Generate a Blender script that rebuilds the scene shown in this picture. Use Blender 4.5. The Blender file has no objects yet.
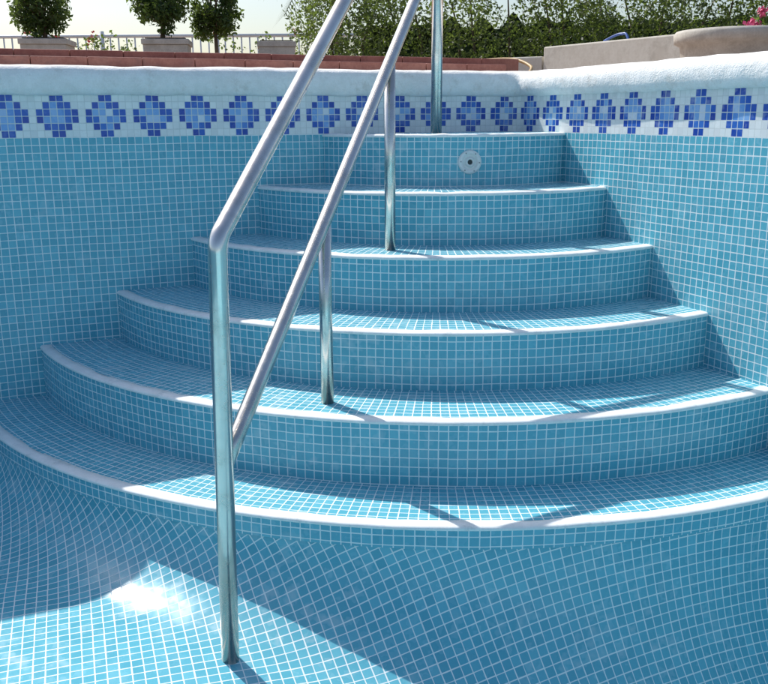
import bpy, math, random
import numpy as np
from mathutils import Vector, Matrix
from mathutils import noise as mn
random.seed(4); rng=np.random.default_rng(7)
scene=bpy.context.scene
# ------------------------------------------------------------------ layout
CX,CY=0.2266,3.8803
R=[.6154,.8660,1.1200,1.3942,1.6685,1.9077]
Zs=[0,-.1866,-.3642,-.5416,-.7161,-.9,-.9568]
AL,AR=.4024,1.9888
dl=Vector((math.cos(AL),math.sin(AL),0)); dr=Vector((math.cos(AR),math.sin(AR),0))
COR=Vector((.553,3.803,0))
FZ=.142; M=.1583; FLOOR=-1.13; GZ=.225
TILE=.0262

# ------------------------------------------------------------------ materials
class NT:
    def __init__(s,name):
        s.m=bpy.data.materials.new(name); s.m.use_nodes=True; s.t=s.m.node_tree; s.t.nodes.clear()
        s.out=s.n('ShaderNodeOutputMaterial'); s.b=s.n('ShaderNodeBsdfPrincipled'); s.l(s.b.outputs[0],s.out.inputs[0])
    def n(s,ty,**k):
        nd=s.t.nodes.new(ty)
        for a,b in k.items(): setattr(nd,a,b)
        return nd
    def l(s,a,b): s.t.links.new(a,b)
    def put(s,sock,v):
        if hasattr(v,'is_output'): s.l(v,sock)
        else: sock.default_value=v
    def math(s,op,a,b=None,c=None,clamp=False):
        nd=s.n('ShaderNodeMath',operation=op,use_clamp=clamp); s.put(nd.inputs[0],a)
        if b is not None: s.put(nd.inputs[1],b)
        if c is not None: s.put(nd.inputs[2],c)
        return nd.outputs[0]
    def vm(s,op,a,b=None,scale=None):
        nd=s.n('ShaderNodeVectorMath',operation=op); s.put(nd.inputs[0],a)
        if b is not None: s.put(nd.inputs[1],b)
        if scale is not None: s.put(nd.inputs['Scale'],scale)
        return nd.outputs['Value'] if op in('LENGTH','DOT_PRODUCT') else nd.outputs[0]
    def mix(s,f,a,b,bt='MIX'):
        nd=s.n('ShaderNodeMix',data_type='RGBA',blend_type=bt); s.put(nd.inputs[0],f); s.put(nd.inputs[6],a); s.put(nd.inputs[7],b); return nd.outputs[2]
    def ramp(s,f,pts):
        nd=s.n('ShaderNodeValToRGB'); s.put(nd.inputs[0],f); e=nd.color_ramp.elements
        while len(e)<len(pts): e.new(.5)
        for i,(p,c) in enumerate(pts): e[i].position=p; e[i].color=c
        return nd.outputs[0]
    def noise(s,vec,scale,detail=3,rough=.5):
        nd=s.n('ShaderNodeTexNoise'); 
        if vec is not None: s.l(vec,nd.inputs['Vector'])
        nd.inputs['Scale'].default_value=scale; nd.inputs['Detail'].default_value=detail; nd.inputs['Roughness'].default_value=rough
        return nd
    def mr(s,v,a,b,c=0.,d=1.,smooth=True):
        nd=s.n('ShaderNodeMapRange'); nd.interpolation_type='SMOOTHSTEP' if smooth else 'LINEAR'
        s.put(nd.inputs[0],v)
        for i,x in enumerate((a,b,c,d)): s.put(nd.inputs[i+1],x)
        return nd.outputs[0]
def C(r,g,b): return (r,g,b,1)

def tile_mat(name,kind='blue'):
    t=NT(name); uv=t.n('ShaderNodeUVMap',uv_map='UVMap').outputs[0]
    geo=t.n('ShaderNodeNewGeometry')
    pos=geo.outputs['Position']
    wob=t.noise(pos,3.2,1)
    w=t.vm('SCALE',t.vm('SUBTRACT',wob.outputs['Color'],(.5,.5,.5)),scale=.008 if kind!='frieze' else .003)
    p=t.vm('ADD',uv,w)
    if kind=='frieze':
        q=t.vm('MULTIPLY',p,(7/M,6/FZ,0))
    else:
        q=t.vm('SCALE',p,scale=1/TILE)
    fl=t.vm('FLOOR',q); fr=t.vm('SUBTRACT',t.vm('FRACTION',q),(.5,.5,.5))
    wn=t.n('ShaderNodeTexWhiteNoise',noise_dimensions='2D'); t.l(fl,wn.inputs['Vector'])
    v=wn.outputs['Value']
    # each tile sits a hair off its grid position
    fr=t.vm('ADD',fr,t.vm('SCALE',t.vm('SUBTRACT',wn.outputs['Color'],(.5,.5,.5)),scale=.035))
    ab=t.n('ShaderNodeSeparateXYZ'); t.l(t.vm('ABSOLUTE',fr),ab.inputs[0])
    ex=t.math('MAXIMUM',ab.outputs[0],ab.outputs[1])
    su=t.math('ADD',ab.outputs[0],ab.outputs[1])
    ex=t.math('MAXIMUM',ex,t.math('SUBTRACT',su,.41))
    g=t.mr(ex,.43,.465)
    big=t.noise(pos,1.4,3,.6).outputs[0]; fine=t.noise(pos,22,2,.65).outputs[0]
    if kind=='blue':
        col=t.ramp(v,[(0,C(.090,.375,.49)),(.35,C(.100,.405,.52)),(.75,C(.112,.43,.55)),(1,C(.145,.485,.60))])
        col=t.mix(t.mr(big,.35,.7,0,.4),col,C(.15,.455,.55))
        grout=t.mix(fine,C(.66,.74,.75),C(.84,.88,.88))
    elif kind=='frieze':
        s=t.n('ShaderNodeSeparateXYZ'); t.l(fl,s.inputs[0])
        cx=t.math('FLOORED_MODULO',s.outputs[0],7.)
        a=t.math('ABSOLUTE',t.math('SUBTRACT',cx,2.5)); b=t.math('ABSOLUTE',t.math('SUBTRACT',s.outputs[1],2.5))
        d=t.math('ADD',a,b)
        isd=t.math('COMPARE',d,3.,.1); isl=t.math('COMPARE',d,2.,.1); isc=t.math('COMPARE',d,1.,.1)
        white=t.ramp(v,[(0,C(.72,.74,.74)),(1,C(.84,.86,.85))])
        dark=t.ramp(v,[(0,C(.014,.055,.36)),(1,C(.03,.12,.50))])
        light=t.ramp(v,[(0,C(.025,.10,.46)),(.62,C(.045,.17,.56)),(.66,C(.16,.34,.70)),(1,C(.24,.44,.75))])
        cen=t.ramp(v,[(0,C(.12,.30,.68)),(.5,C(.24,.44,.75)),(.75,C(.60,.68,.80)),(1,C(.70,.76,.82))])
        col=t.mix(isd,t.mix(isl,t.mix(isc,white,cen),light),dark)
        grout=t.mix(fine,C(.54,.57,.56),C(.74,.76,.75))
    dep=t.math('MULTIPLY',t.mr(fine,.50,.75),t.mr(big,.40,.65))
    col=t.mix(t.math('MULTIPLY',dep,.35),col,C(.62,.69,.71))
    t.l(t.mix(g,col,grout),t.b.inputs['Base Color'])
    rr=t.mix(g,t.mr(fine,.3,.8,.17,.36),C(.8,.8,.8)); t.l(rr,t.b.inputs['Roughness'])
    tilt=t.vm('SCALE',t.vm('SUBTRACT',wn.outputs['Color'],(.5,.5,.5)),scale=.05)
    t.l(t.vm('NORMALIZE',t.vm('ADD',geo.outputs['Normal'],tilt)),t.b.inputs['Normal'])
    return t.m
def rough_mat(name,c1,c2,scale=8,rough=.8,bump=.3,dist=.004,dirt=None):
    t=NT(name); pos=t.n('ShaderNodeNewGeometry').outputs['Position']
    n1=t.noise(pos,scale,4,.65).outputs[0]; n2=t.noise(pos,scale*9,2,.6).outputs[0]
    f=t.math('ADD',t.math('MULTIPLY',n1,.7),t.math('MULTIPLY',n2,.3))
    col=t.mix(t.mr(f,.35,.65),c1,c2)
    if dirt:
        n3=t.noise(pos,scale*.6,5,.75).outputs[0]; col=t.mix(t.mr(n3,.54,.70,0,.6),col,dirt)
    t.l(col,t.b.inputs['Base Color']); t.b.inputs['Roughness'].default_value=rough
    b=t.n('ShaderNodeBump'); b.inputs['Strength'].default_value=bump; b.inputs['Distance'].default_value=dist; t.l(f,b.inputs['Height']); t.l(b.outputs[0],t.b.inputs['Normal'])
    return t.m
def leaf_mat(name,a,b,c,tc=C(.18,.26,.03)):
    t=NT(name); g=t.n('ShaderNodeNewGeometry'); n=t.noise(g.outputs['Position'],1.6,1).outputs[0]
    f=t.math('ADD',t.math('MULTIPLY',g.outputs['Random Per Island'],.5),t.math('MULTIPLY',n,.6))
    col=t.ramp(f,[(.15,a),(.5,b),(.95,c)]); t.l(col,t.b.inputs['Base Color']); t.b.inputs['Roughness'].default_value=.5
    tr=t.n('ShaderNodeBsdfTranslucent'); t.l(t.mix(.6,col,tc),tr.inputs[0])
    ms=t.n('ShaderNodeMixShader'); ms.inputs[0].default_value=.5; t.l(t.b.outputs[0],ms.inputs[1]); t.l(tr.outputs[0],ms.inputs[2]); t.l(ms.outputs[0],t.out.inputs[0])
    return t.m
MB=tile_mat('blue_mosaic'); MF=tile_mat('frieze_mosaic','frieze')
MN=rough_mat('white_nosing',C(.80,.82,.80),C(.90,.91,.89),22,.6,.5,.002,C(.50,.56,.56))
MC=rough_mat('white_coping',C(.80,.79,.76),C(.90,.89,.87),22,.88,.9,.007,C(.62,.59,.54))
MTC=rough_mat('terracotta',C(.30,.10,.07),C(.42,.17,.12),10,.6,.3,.003,C(.22,.10,.08))
MW=rough_mat('beige_render',C(.54,.50,.43),C(.63,.60,.53),5,.9,.4,.004,C(.42,.39,.33))
MST=rough_mat('planter_stone',C(.42,.39,.34),C(.55,.52,.46),12,.9,.5,.004,C(.32,.30,.24))
MG=rough_mat('paving',C(.28,.19,.14),C(.36,.26,.2),3,.85,.3,.004)
MWH=rough_mat('white_metal',C(.7,.7,.7),C(.8,.8,.8),5,.5,.05)
MBK=rough_mat('bark',C(.09,.06,.04),C(.17,.12,.08),14,.9,.6)
MPL=rough_mat('white_plastic',C(.74,.74,.72),C(.82,.82,.80),20,.4,.05)
MDK=rough_mat('dark_gap',C(.04,.05,.055),C(.06,.07,.075),20,.6,.05)
MSC=rough_mat('screw_metal',C(.3,.3,.3),C(.4,.4,.4),20,.4,.05)
MHO=rough_mat('hose_tan',C(.40,.25,.09),C(.5,.33,.14),10,.5,.1)
MHB=rough_mat('hose_blue',C(.03,.08,.3),C(.05,.12,.4),10,.4,.1)
MSOIL=rough_mat('soil',C(.05,.035,.02),C(.09,.06,.04),20,.95,.6)
MPK=rough_mat('pink_petal',C(.6,.06,.18),C(.75,.15,.3),20,.6,.1)
MRD=rough_mat('red_petal',C(.5,.03,.05),C(.65,.08,.08),20,.6,.1)
ML1=leaf_mat('leaf_hedge',C(.030,.052,.018),C(.08,.12,.036),C(.18,.21,.08))
ML2=leaf_mat('leaf_shrub',C(.022,.048,.016),C(.055,.105,.03),C(.12,.18,.05))
MBACK=rough_mat('hedge_dark_backing',C(.015,.028,.010),C(.035,.06,.018),9,.95,.5)  # dark colour stands in for the shade inside the hedge
def steel():
    t=NT('brushed_steel'); pos=t.n('ShaderNodeNewGeometry').outputs['Position']
    n=t.noise(pos,9,3,.7).outputs[0]; n2=t.noise(pos,60,2,.6).outputs[0]
    t.l(t.mix(t.mr(n,.4,.7),C(.74,.71,.66),C(.58,.55,.50)),t.b.inputs['Base Color'])
    t.b.inputs['Metallic'].default_value=1.
    t.l(t.mr(t.math('ADD',t.math('MULTIPLY',n,.6),t.math('MULTIPLY',n2,.4)),.3,.7,.17,.32),t.b.inputs['Roughness'])
    b=t.n('ShaderNodeBump'); b.inputs['Strength'].default_value=.06; b.inputs['Distance'].default_value=.0008; t.l(n2,b.inputs['Height']); t.l(b.outputs[0],t.b.inputs['Normal'])
    return t.m
MS=steel()

# ------------------------------------------------------------------ mesh helper
class MB_:
    def __init__(s): s.v=[];s.f=[];s.uv=[];s.mi=[];s.sm=[]
    def vert(s,p): s.v.append(tuple(p)); return len(s.v)-1
    def face(s,idx,uvs=None,mi=0,sm=False):
        s.f.append(tuple(idx)); s.uv.append(uvs if uvs else [(0,0)]*len(idx)); s.mi.append(mi); s.sm.append(sm)
    def grid(s,pts,uvs=None,mi=0,sm=True,closev=False):
        a=len(pts);b=len(pts[0]); base=len(s.v)
        for r_ in pts:
            for p in r_: s.v.append(tuple(p))
        for i in range(a-1):
            for j in range(b-1 if not closev else b):
                j2=(j+1)%b
                u=None
                if uvs: u=[uvs[i][j],uvs[i][j2],uvs[i+1][j2],uvs[i+1][j]]
                s.face((base+i*b+j,base+i*b+j2,base+(i+1)*b+j2,base+(i+1)*b+j),u,mi,sm)
    def box(s,c,sx,sy,sz,ang=0,mi=0,taper=1.):
        ca,sa=math.cos(ang),math.sin(ang); b=len(s.v)
        for z,k in((0,taper),(sz,1.)):
            for x,y in((-1,-1),(1,-1),(1,1),(-1,1)):
                X,Y=x*sx/2*k,y*sy/2*k; s.v.append((c[0]+X*ca-Y*sa,c[1]+X*sa+Y*ca,c[2]+z))
        for q in((0,3,2,1),(4,5,6,7),(0,1,5,4),(1,2,6,5),(2,3,7,6),(3,0,4,7)): s.face([b+i for i in q],None,mi)
    def tube(s,pts,r,seg=20,mi=0,caps=True):
        pts=[Vector(p) for p in pts]; n=len(pts); rs=r if isinstance(r,list) else [r]*n
        up=None; rings=[]
        for i in range(n):
            t=(pts[min(i+1,n-1)]-pts[max(i-1,0)]).normalized()
            if up is None:
                up=t.orthogonal().normalized()
            up=(up-t*up.dot(t)).normalized(); w=t.cross(up)
            rings.append([pts[i]+(up*math.cos(2*math.pi*k/seg)+w*math.sin(2*math.pi*k/seg))*rs[i] for k in range(seg)])
        b=len(s.v); s.grid(rings,None,mi,True,True)
        if caps:
            s.face(list(range(b+seg-1,b-1,-1)),None,mi); s.face(list(range(b+(n-1)*seg,b+n*seg)),None,mi)
    def lathe(s,c,prof,seg=32,mi=0,axis=None,ang0=0):
        ax=Vector(axis).normalized() if axis else Vector((0,0,1)); u=ax.orthogonal().normalized(); w=ax.cross(u); c=Vector(c)
        s.grid([[c+ax*h+(u*math.cos(2*math.pi*k/seg)+w*math.sin(2*math.pi*k/seg))*r_ for k in range(seg)] for r_,h in prof],None,mi,True,True)
    def obj(s,name,mats,parent=None,autosm=True):
        me=bpy.data.meshes.new(name); me.from_pydata(s.v,[],s.f); 
        uvl=me.uv_layers.new(name='UVMap'); flat=[c for u in s.uv for p in u for c in p]; uvl.data.foreach_set('uv',flat)
        me.polygons.foreach_set('material_index',s.mi); me.polygons.foreach_set('use_smooth',s.sm)
        for m in mats: me.materials.append(m)
        me.update(); o=bpy.data.objects.new(name,me); scene.collection.objects.link(o)
        if parent: o.parent=parent
        return o
def empty(name):
    e=bpy.data.objects.new(name,None); scene.collection.objects.link(e); return e

# ------------------------------------------------------------------ pool path
P0=COR; P1=COR-dl*5.2; P3=COR-dr*7.; P2=P1-dr*7.
fr=.07
path=[];S=[]
def seg(a,b,s0,s1,n):
    for i in range(n+1):
        k=i/n; path.append(a.lerp(b,k)); S.append(s0+(s1-s0)*k)
seg(P1,P0-dl*fr,-5.2,-fr,260)
cen=P0-dl*fr-dr*fr
for i in range(0,13):
    k=i/12; a=k*math.pi/2
    path.append(cen+dl*fr*math.sin(a)+dr*fr*math.cos(a)); S.append(-fr+2*fr*k)
seg(P0-dr*fr,P3,fr,7.,340)
seg(P3,P2,7.,12.2,40); seg(P2,P1,12.2,19.2,60)
pp=[];ss=[]
for a,b in zip(path,S):
    if pp and (a-pp[-1]).length<1e-5: continue
    pp.append(a);ss.append(b)
if (pp[-1]-pp[0]).length<1e-5: pp.pop();ss.pop()
path,S=pp,ss; N=len(path)
def outn(i):
    a=(path[i]-path[i-1]).normalized(); b=(path[(i+1)%N]-path[i]).normalized()
    na=Vector((-a.y,a.x,0)); nb=Vector((-b.y,b.x,0)); n=(na+nb).normalized(); return n/max(.5,n.dot(na))
nrm=[outn(i) for i in range(N)]
inside=(P1+P3)/2
if (inside-path[50]).dot(nrm[50])>0: nrm=[-n for n in nrm]
ci=list(range(N))+[0]; Sx=S+[S[-1]+.1]
m=MB_()
m.grid([[path[i]+Vector((0,0,z)) for i in ci] for z in(-2.4,0)],[[(Sx[j],z) for j in range(N+1)] for z in(-2.4,0)],0,False)
off=.054+3/7*M
m.grid([[path[i]+Vector((0,0,z)) for i in ci] for z in(0,FZ+.01)],[[(Sx[j]+off,z) for j in range(N+1)] for z in(0,FZ+.01)],1,False)
m.obj('pool_wall',[MB,MF])
def coping():
    m=MB_(); prof=[(.02,-.002),(-.012,-.003),(-.024,.006),(-.031,.025),(-.031,.055),(-.024,.078),(-.008,.090),(.015,.096),(.08,.099),(.18,.100),(.30,.101),(.325,.096),(.33,.06),(.33,-.1)]
    rows=[]
    for j,(o,z) in enumerate(prof):
        row=[]
        for i in ci:
            p=path[i]; n1=mn.noise(Vector((p.x*2.0,p.y*2.0,j*.15))); n2=mn.noise(Vector((p.x*13,p.y*13,j*.4)))
            k=1 if 0<j<10 else 0
            row.append(p+nrm[i]*(o+k*(n1*.009+n2*.003))+Vector((0,0,FZ+z+(k*(n1*.006+n2*.0035) if j>2 else k*n2*.004))))
        rows.append(row)
    m.grid(rows,None,0,True); return m.obj('pool_coping',[MC])
coping()
# ------------------------------------------------------------------ steps
c=Vector((CX,CY,0))
def wallhit(Rr,dv,p0):
    q=p0-c; b=q.dot(dv); cc=q.dot(q)-Rr*Rr; s=-b-math.sqrt(max(0,b*b-cc)); h=p0+dv*s; return math.atan2(h.y-CY,h.x-CX)
def angs(Rr):
    a=wallhit(Rr,dl,COR); b=wallhit(Rr,dr,COR)
    if a>0: a-=2*math.pi
    if b>0: b-=2*math.pi
    return a,b
m=MB_(); NS=180
for k in range(6):
    Rk=R[k]; z=Zs[k]; zb=Zs[k+1]; a,b=angs(Rk); e=.03/Rk; a-=e; b+=e
    th=[a+(b-a)*i/NS for i in range(NS+1)]
    def ring(rr,zz,w=0): return [Vector((CX+(rr+w*.0026*mn.noise(Vector((rr*9,t*17*Rk,k))))*math.cos(t),CY+(rr+w*.0026*mn.noise(Vector((rr*9,t*17*Rk,k))))*math.sin(t),zz+w*.0018*mn.noise(Vector((t*11,k,3))))) for t in th]
    rr=Rk-.004
    nw=.037
    m.grid([ring(rr,zb-.004),ring(rr,z-.010)],[[(rr*t,zb-.004-z) for t in th],[(rr*t,-.010) for t in th]],0,True)
    prof=[(rr-.001,z-.011,0),(Rk-.001,z-.010,0),(Rk,z-.006,1),(Rk-.0015,z-.003,1),(Rk-.006,z+.0005,1),(Rk-.018,z+.0012,1),(Rk-nw,z+.0011,1.8),(Rk-nw-.001,z-.004,0)]
    m.grid([ring(*q) for q in prof],None,1,True)
    if k>0:
        ri=R[k-1]-.02; a2,b2=angs(R[k-1]); 
        rows=[];uv=[]
        for q in range(7):
            f=q/6; rad=ri+(Rk-nw+.004-ri)*f
            lo=a2-.12+(a-a2+.12)*f; hi=b2+.12+(b-b2-.12)*f
            rows.append([Vector((CX+rad*math.cos(t),CY+rad*math.sin(t),z)) for t in [lo+(hi-lo)*i/NS for i in range(NS+1)]])
            ts=[math.atan2(p.y-CY,p.x-CX) for p in rows[-1]]
            ts=[t if t<.6 else t-2*math.pi for t in ts]
            uv.append([(Rk*t,rad) for t in ts])
        m.grid(rows,uv,0,False)
    else:
        base=len(m.v); rg=ring(Rk-nw+.004,z)
        for p in rg: m.vert(p)
        cc=m.vert(COR+dl*.03+dr*.03)
        for i in range(NS):
            m.face((base+i,base+i+1,cc),[(p[0],p[1]) for p in (m.v[base+i],m.v[base+i+1],m.v[cc])],0)
m.obj('pool_steps',[MB,MN])
# ------------------------------------------------------------------ floor
m=MB_(); rows=[];uv=[]
prof=[]
ca,cb=.255,-.9568-FLOOR
for i in range(0,25):
    ph=i/24*math.pi/2; prof.append((1.9+ca*(1-math.cos(ph)),math.sin(ph)))
for ex in(.08,.16,.3,.5,.8,1.2,1.6,2.2,3,5,9): prof.append((1.9+ca+ex,1))
ths=[-math.pi-.15+(math.pi+.5)*i/240 for i in range(241)]
ca_,sa_=math.cos(-AL+.06),math.sin(-AL+.06)
def extra(x,y):
    t=(x+.42)*.93-(y-1.8)*.36
    sp=math.log1p(math.exp(t/.12))*.12
    return -min(.95,.23*sp)+.014
arcs=[1.9]*len(ths); prev=None
for rad,sz in prof:
    row=[]
    for t in ths:
        x,y=CX+rad*math.cos(t),CY+rad*math.sin(t)
        row.append(Vector((x,y,-.9568+.004+sz*(-cb-.004+extra(x,y)))))
    if prev: arcs=[a_+(p-q).length for a_,p,q in zip(arcs,row,prev)]
    prev=row; rows.append(row)
    uv.append([((ar*math.cos(t))*ca_-(ar*math.sin(t))*sa_,(ar*math.cos(t))*sa_+(ar*math.sin(t))*ca_) for t,ar in zip(ths,arcs)])
m.grid(rows,uv,0,True); m.obj('pool_floor',[MB])
# ------------------------------------------------------------------ ground ring
m=MB_()
def offq(d):
    return [p+dl*sx*d+dr*sy*d for sx,sy,p in((-1,1,P1),(1,1,P0),(1,-1,P3),(-1,-1,P2))]
a=offq(.31); b=offq(300)
ids=[m.vert(p+Vector((0,0,GZ))) for p in a]+[m.vert(p+Vector((0,0,GZ))) for p in b]
for i in range(4): m.face((ids[i],ids[(i+1)%4],ids[4+(i+1)%4],ids[4+i]))
m.obj('ground',[MG])
m=MB_()
def kerb(d0,d1,z0,z1,s0,s1):
    n=int((s1-s0)/.2)
    for i in range(n):
        s_=s0+(i+.5)*.2; p=COR-dl*s_+Vector((-dl.y,dl.x,0))*((d0+d1)/2)
        m.box((p.x,p.y,z0+random.uniform(-.001,.001)),.198,d1-d0,z1-z0,AL)
kerb(.34,.50,GZ,.285,-.15,8); kerb(.48,.9,GZ+.0,.318,-.3,8)
o=m.obj('terracotta_kerb',[MTC]); bv=o.modifiers.new('b','BEVEL'); bv.width=.003; bv.segments=2
# ------------------------------------------------------------------ handrail
hr=empty('handrail')
A=Vector((-.358,1.802,FLOOR-.03)); Bd=Vector((-.345,1.839,-.18))
def fillet(pts,rad,n=8):
    pts=[Vector(p) for p in pts]; out=[pts[0]]
    for i in range(1,len(pts)-1):
        p=pts[i]; u=(pts[i-1]-p).normalized(); v=(pts[i+1]-p).normalized()
        ang=u.angle(v); d=rad/math.tan(ang/2); s_=p+u*d; e_=p+v*d
        cc=p+(u+v).normalized()*(rad/math.sin(ang/2)); a0=s_-cc; a1=e_-cc; w=a0.angle(a1)
        for k in range(n+1):
            f=k/n; out.append(cc+(a0*math.sin((1-f)*w)+a1*math.sin(f*w))/math.sin(w))
    out.append(pts[-1]); return out
up=Vector((-.1,2.564,.372)); dd=(up-Bd)
T1=Bd+dd*((3.30-Bd.y)/dd.y)
T2=Vector((.203,3.465,T1.z+.03))
m=MB_(); m.tube(fillet([A,Bd,T1,T2,(.203,3.465,-.002)],.055,12),.0205,32); m.obj('upper_rail',[MS],hr)
L0=Vector((-.331,1.881,-.625)); L1=Vector((.111,3.19,.444)); ld=L1-L0
m=MB_(); m.tube([L0-ld*.045,L0,L1,L0+ld*((3.45-L0.y)/ld.y)],.019,32); m.obj('lower_rail',[MS],hr)
for i,p in enumerate(((-.160,2.386,-.7161),(.022,2.925,-.3642))):
    f=(p[1]-L0.y)/ld.y; zt=(L0+ld*f).z
    m=MB_(); m.tube([(p[0],p[1],p[2]-.005),(p[0]+.001,p[1]+.003,zt)],.0178,24); m.obj('post_%d'%(i+1),[MS],hr)
# ------------------------------------------------------------------ return inlet
th=math.atan2(-.99,.142); ax=Vector((math.cos(th),math.sin(th),0)); rc=.6154-.004
ic=Vector((CX+rc*math.cos(th),CY+rc*math.sin(th),-.098))
m=MB_(); m.lathe(ic-ax*.002,[(.043,-.004),(.043,.006),(.040,.010),(.028,.011),(.026,.005),(.018,.005),(.016,.012),(.010,.013),(.0095,.004),(0.0001,.004)],40,0,ax)
u=ax.orthogonal().normalized(); w=ax.cross(u)
for k in range(6):
    a_=k*math.pi/3+.2; q=ic+ax*.0065+(u*math.cos(a_)+w*math.sin(a_))*.0345; m.lathe(q,[(.0025,0),(.0025,.0045),(.0001,.0046)],8,2,ax)
m.lathe(ic+ax*.003,[(.0090,0),(.0001,.0002)],16,1,ax)
m.obj('pool_inlet_fitting',[MPL,MDK,MSC])
# ------------------------------------------------------------------ foliage
def leaves(m,cent,size,mi=0,asp=2.2):
    n=len(cent); d=rng.normal(size=(n,3)); d/=np.linalg.norm(d,axis=1)[:,None]
    e=rng.normal(size=(n,3)); e-=d*(d*e).sum(1)[:,None]; e/=np.linalg.norm(e,axis=1)[:,None]
    s_=size*rng.uniform(.6,1.3,n)[:,None]
    for i in range(n):
        p=cent[i]; a_=d[i]*s_[i]; b_=e[i]*s_[i]/asp; base=len(m.v)
        m.v+= [tuple(p-a_*.5),tuple(p+b_*.5),tuple(p+a_*.5),tuple(p-b_*.5)]
        m.face((base,base+1,base+2,base+3),None,mi)
def ball(cc,r_,n_,lo=.1):
    q=rng.normal(size=(n_,3)); q/=np.linalg.norm(q,axis=1)[:,None]
    return np.array(cc)+q*(rng.uniform(lo,1,n_)**.45)[:,None]*r_
def shrub(x,y,z0,zc,r,h):
    m=MB_(); 
    m.tube([(x,y,z0),(x+.01,y,z0+(zc-z0)*.5),(x,y+.01,zc)],[.022,.018,.012],10,1)
    pts=[]
    for _ in range(46):
        d=rng.normal(size=3); d/=np.linalg.norm(d); k=rng.uniform(.35,1)**.5
        cc=np.array([x,y,zc])+d*np.array([r,r,h])*k*.84
        m.tube([(x,y,zc-h*.6),tuple(cc)],[.008,.003],5,1,False)
        pts.append(ball(cc,r*.32,80,0))
    leaves(m,np.concatenate(pts),.045,0); return m.obj('potted_shrub',[ML2,MBK])
def planter_box(x,y,w,h,ang):
    m=MB_(); m.box((x,y,GZ),w,w,h,ang,0,.86); m.box((x,y,GZ+h+.001),w*1.07,w*1.07,.045,ang,0,1.); m.box((x,y,GZ+h+.047),w*.92,w*.92,.01,ang,1)
    o=m.obj('planter_box',[MST,MSOIL]); b=o.modifiers.new('b','BEVEL'); b.width=.008; b.segments=2
for x,y,w in((-2.86,8.0,.37),(-1.86,8.1,.37),(-.95,8.4,.32)): planter_box(x,y,w,.43,AL*.3)
shrub(-2.88,8.0,.7,.97,.28,.25); shrub(-1.90,8.1,.7,.98,.26,.25); shrub(-1.50,8.4,GZ,.99,.25,.30)
fe=MB_(); fy=12.
x0,x1=-8.,0.2
fe.tube([(x0,fy,1.06),(x1,fy,1.06)],.022,8); fe.tube([(x0,fy,.42),(x1,fy,.42)],.016,8)
xx=x0
i=0
while xx<x1:
    if i%14==0: fe.tube([(xx,fy,GZ),(xx,fy,1.12)],.03,8)
    else: fe.tube([(xx,fy,.42),(xx,fy,1.06)],.011,6)
    xx+=.105;i+=1
fe.obj('balustrade_fence',[MWH])
m=MB_()
for i in range(50):
    x=rng.uniform(-6.5,-.6); z=rng.uniform(.65,1.02); leaves(m,ball((x,11.7,z),.12,26),.05,0,1.6)
    if i%3==0: leaves(m,ball((x,11.58,z+.07),.06,12),.035,1,1.2)
m.obj('flower_bed',[ML2,MRD])
# hedge: dense body, looser crowns above
m=MB_()
pts=[]; cnt=0
while cnt<1300:
    x=rng.uniform(-.85,5.6); yb=9.5-.12*x; y=yb+rng.uniform(-.5,.8); top=1.75+.45*mn.noise(Vector((x*.9,3,1)))-(0 if x>-.2 else .5*(-.2-x))
    z=rng.uniform(.42,top)
    if z>1.0 and mn.noise(Vector((x*1.9,z*1.9,5)))>.38 : continue
    cnt+=1; r_=rng.uniform(.08,.22)
    pts.append(ball((x,y,z),r_,int(52*(r_/.17)**1.5)))
leaves(m,np.concatenate(pts),.046,0,2.2)
for i in range(20):
    x=-.5+i*.31; y=9.95-.12*x
    m.tube([(x,y,GZ),(x+random.uniform(-.1,.1),y,.8),(x+random.uniform(-.2,.2),y+random.uniform(-.2,.2),1.3)],[.025,.014,.005],6,1,False)
rows=[]  # added dark backing sheet, keeps bright sky from showing through the leaves
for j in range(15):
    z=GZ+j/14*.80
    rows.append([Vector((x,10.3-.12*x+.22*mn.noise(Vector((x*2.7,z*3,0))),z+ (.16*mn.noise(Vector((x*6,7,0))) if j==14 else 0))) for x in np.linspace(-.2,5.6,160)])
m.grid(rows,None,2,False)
m.obj('hedge',[ML1,MBK,MBACK])
m=MB_(); px,py,pz=-1.0,20.,3.0
m.tube([(px,py,GZ),(px+.05,py,1.8),(px,py,pz)],[.14,.12,.10],10,1)
for k in range(22):
    a_=k*2.4; el=random.uniform(.1,1.1); Ln=1.5; P=[]
    for i in range(12):
        s_=i/11; P.append(Vector((px+math.cos(a_)*Ln*s_*math.cos(el*.5),py+math.sin(a_)*Ln*s_*math.cos(el*.5),pz+Ln*(math.sin(el)*s_-1.25*s_*s_*(.55+.3*math.cos(k))))))
    m.tube(P,[.02*(1-.7*i/11) for i in range(12)],5,0,False)
    for i in range(1,12):
        for j in range(3):
            p=P[i-1].lerp(P[i],j/3); t_=(P[i]-P[i-1]).normalized(); sd=t_.cross(Vector((0,0,1))).normalized()
            for sg in(-1,1):
                tip=p+sd*sg*.32+t_*.18-Vector((0,0,.16)); b0=len(m.v); m.v+=[tuple(p),tuple(p+t_*.03),tuple(tip)]; m.face((b0,b0+1,b0+2),None,0)
m.obj('palm_tree',[ML2,MBK])
m=MB_()
def wallseg(a_,b_,z,th=.18,mi=0):
    a_=Vector(a_);b_=Vector(b_); d=b_-a_; mid=(a_+b_)/2; m.box((mid.x,mid.y,GZ),d.length,th,z-GZ,math.atan2(d.y,d.x),mi)
wallseg((1.45,8.0,0),(4.2,3.5,0),.62); wallseg((.85,8.35,0),(1.41,8.04,0),.545)
o=m.obj('retaining_wall',[MW]); b=o.modifiers.new('b','BEVEL'); b.width=.012; b.segments=2
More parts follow.
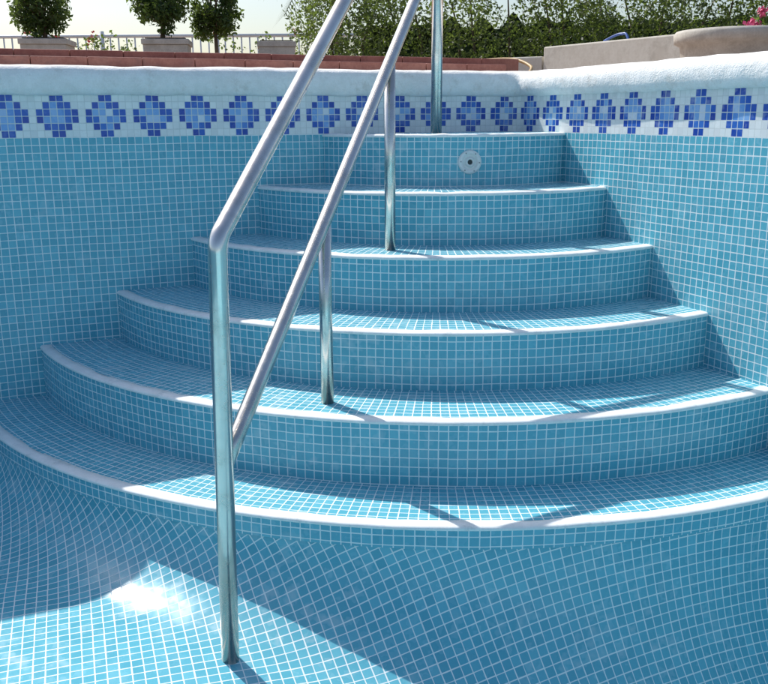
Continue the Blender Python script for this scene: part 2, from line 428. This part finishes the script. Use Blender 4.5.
m=MB_(); m.lathe((1.90,5.0,GZ),[(.25,0),(.27,.02),(.28,.10),(.295,.19),(.325,.205),(.33,.25),(.318,.266),(.275,.266),(.265,.22),(.001,.22)],48)
m.obj('stone_planter',[MST])
m=MB_()
pts=np.concatenate([ball((rng.uniform(2.0,2.2),rng.uniform(4.85,5.15),rng.uniform(.47,.56)),.06,40) for _ in range(12)]); leaves(m,pts,.035,0,1.5)
for fx,fz in((1.96,.51),(1.935,.525),(1.99,.58)):
    m.tube([(fx+.03,5,.45),(fx,4.93,fz)],.003,5,0,False)
    q=np.array([fx,4.92,fz])+rng.normal(size=(40,3))*.010; leaves(m,q,.022,1,1.2)
m.obj('geranium_plant',[ML2,MPK])
def hose(name,pts,r_,mat):
    m=MB_(); P=[Vector(p) for p in pts]; out=[]
    for i in range(len(P)-1):
        p0,p1,p2,p3=P[max(i-1,0)],P[i],P[i+1],P[min(i+2,len(P)-1)]
        for k in range(8):
            t=k/8; out.append(.5*((2*p1)+(p2-p0)*t+(2*p0-5*p1+4*p2-p3)*t*t+(3*p1-p0-3*p2+p3)*t**3))
    out.append(P[-1]); m.tube(out,r_,8); m.obj(name,[mat])
hose('garden_hose',[(.45,4.75,.325),(.55,4.7,.335),(.66,4.62,.33),(.72,4.5,.29),(.70,4.4,.25),(.78,4.3,.245),(1.2,4.1,.24)],.008,MHO)
hose('garden_hose',[(1.78,7.5,.63),(1.83,7.4,.66),(1.87,7.32,.67),(1.9,7.25,.64),(1.92,7.1,.4),(1.9,6.9,.24)],.010,MHB)
# ------------------------------------------------------------------ light
EL=math.radians(48.5); sx,sy=-.66,.75; AZ=math.atan2(sx,sy)
w=bpy.data.worlds.new('World'); scene.world=w; w.use_nodes=True; nt=w.node_tree; nt.nodes.clear()
o_=nt.nodes.new('ShaderNodeOutputWorld'); bg=nt.nodes.new('ShaderNodeBackground'); sk=nt.nodes.new('ShaderNodeTexSky'); sk.sky_type='NISHITA'; sk.sun_disc=False
sk.sun_elevation=EL; sk.sun_rotation=AZ%(2*math.pi); sk.air_density=1.2; sk.dust_density=2.4; sk.ozone_density=3
bg.inputs[1].default_value=.15; nt.links.new(sk.outputs[0],bg.inputs[0]); nt.links.new(bg.outputs[0],o_.inputs[0])
sl=bpy.data.lights.new('sun','SUN'); sl.energy=5; sl.angle=math.radians(.5); sl.color=(1,.96,.90); so=bpy.data.objects.new('sun',sl); scene.collection.objects.link(so)
d=Vector((math.sin(AZ)*math.cos(EL),math.cos(AZ)*math.cos(EL),math.sin(EL))); so.rotation_euler=d.to_track_quat('Z','Y').to_euler()
# ------------------------------------------------------------------ camera
cd=bpy.data.cameras.new('camera'); co=bpy.data.objects.new('camera',cd); scene.collection.objects.link(co)
cd.sensor_width=36; cd.lens=888.7*36/768; cd.clip_end=1000; cd.clip_start=.01
co.matrix_world=Matrix.Translation((0,0,.0702))@Matrix.Rotation(math.pi/2-.2506,4,'X')@Matrix.Rotation(-.0057,4,'Z')
scene.camera=co
scene.view_settings.view_transform='Standard'; scene.view_settings.look='None'; scene.view_settings.exposure=0
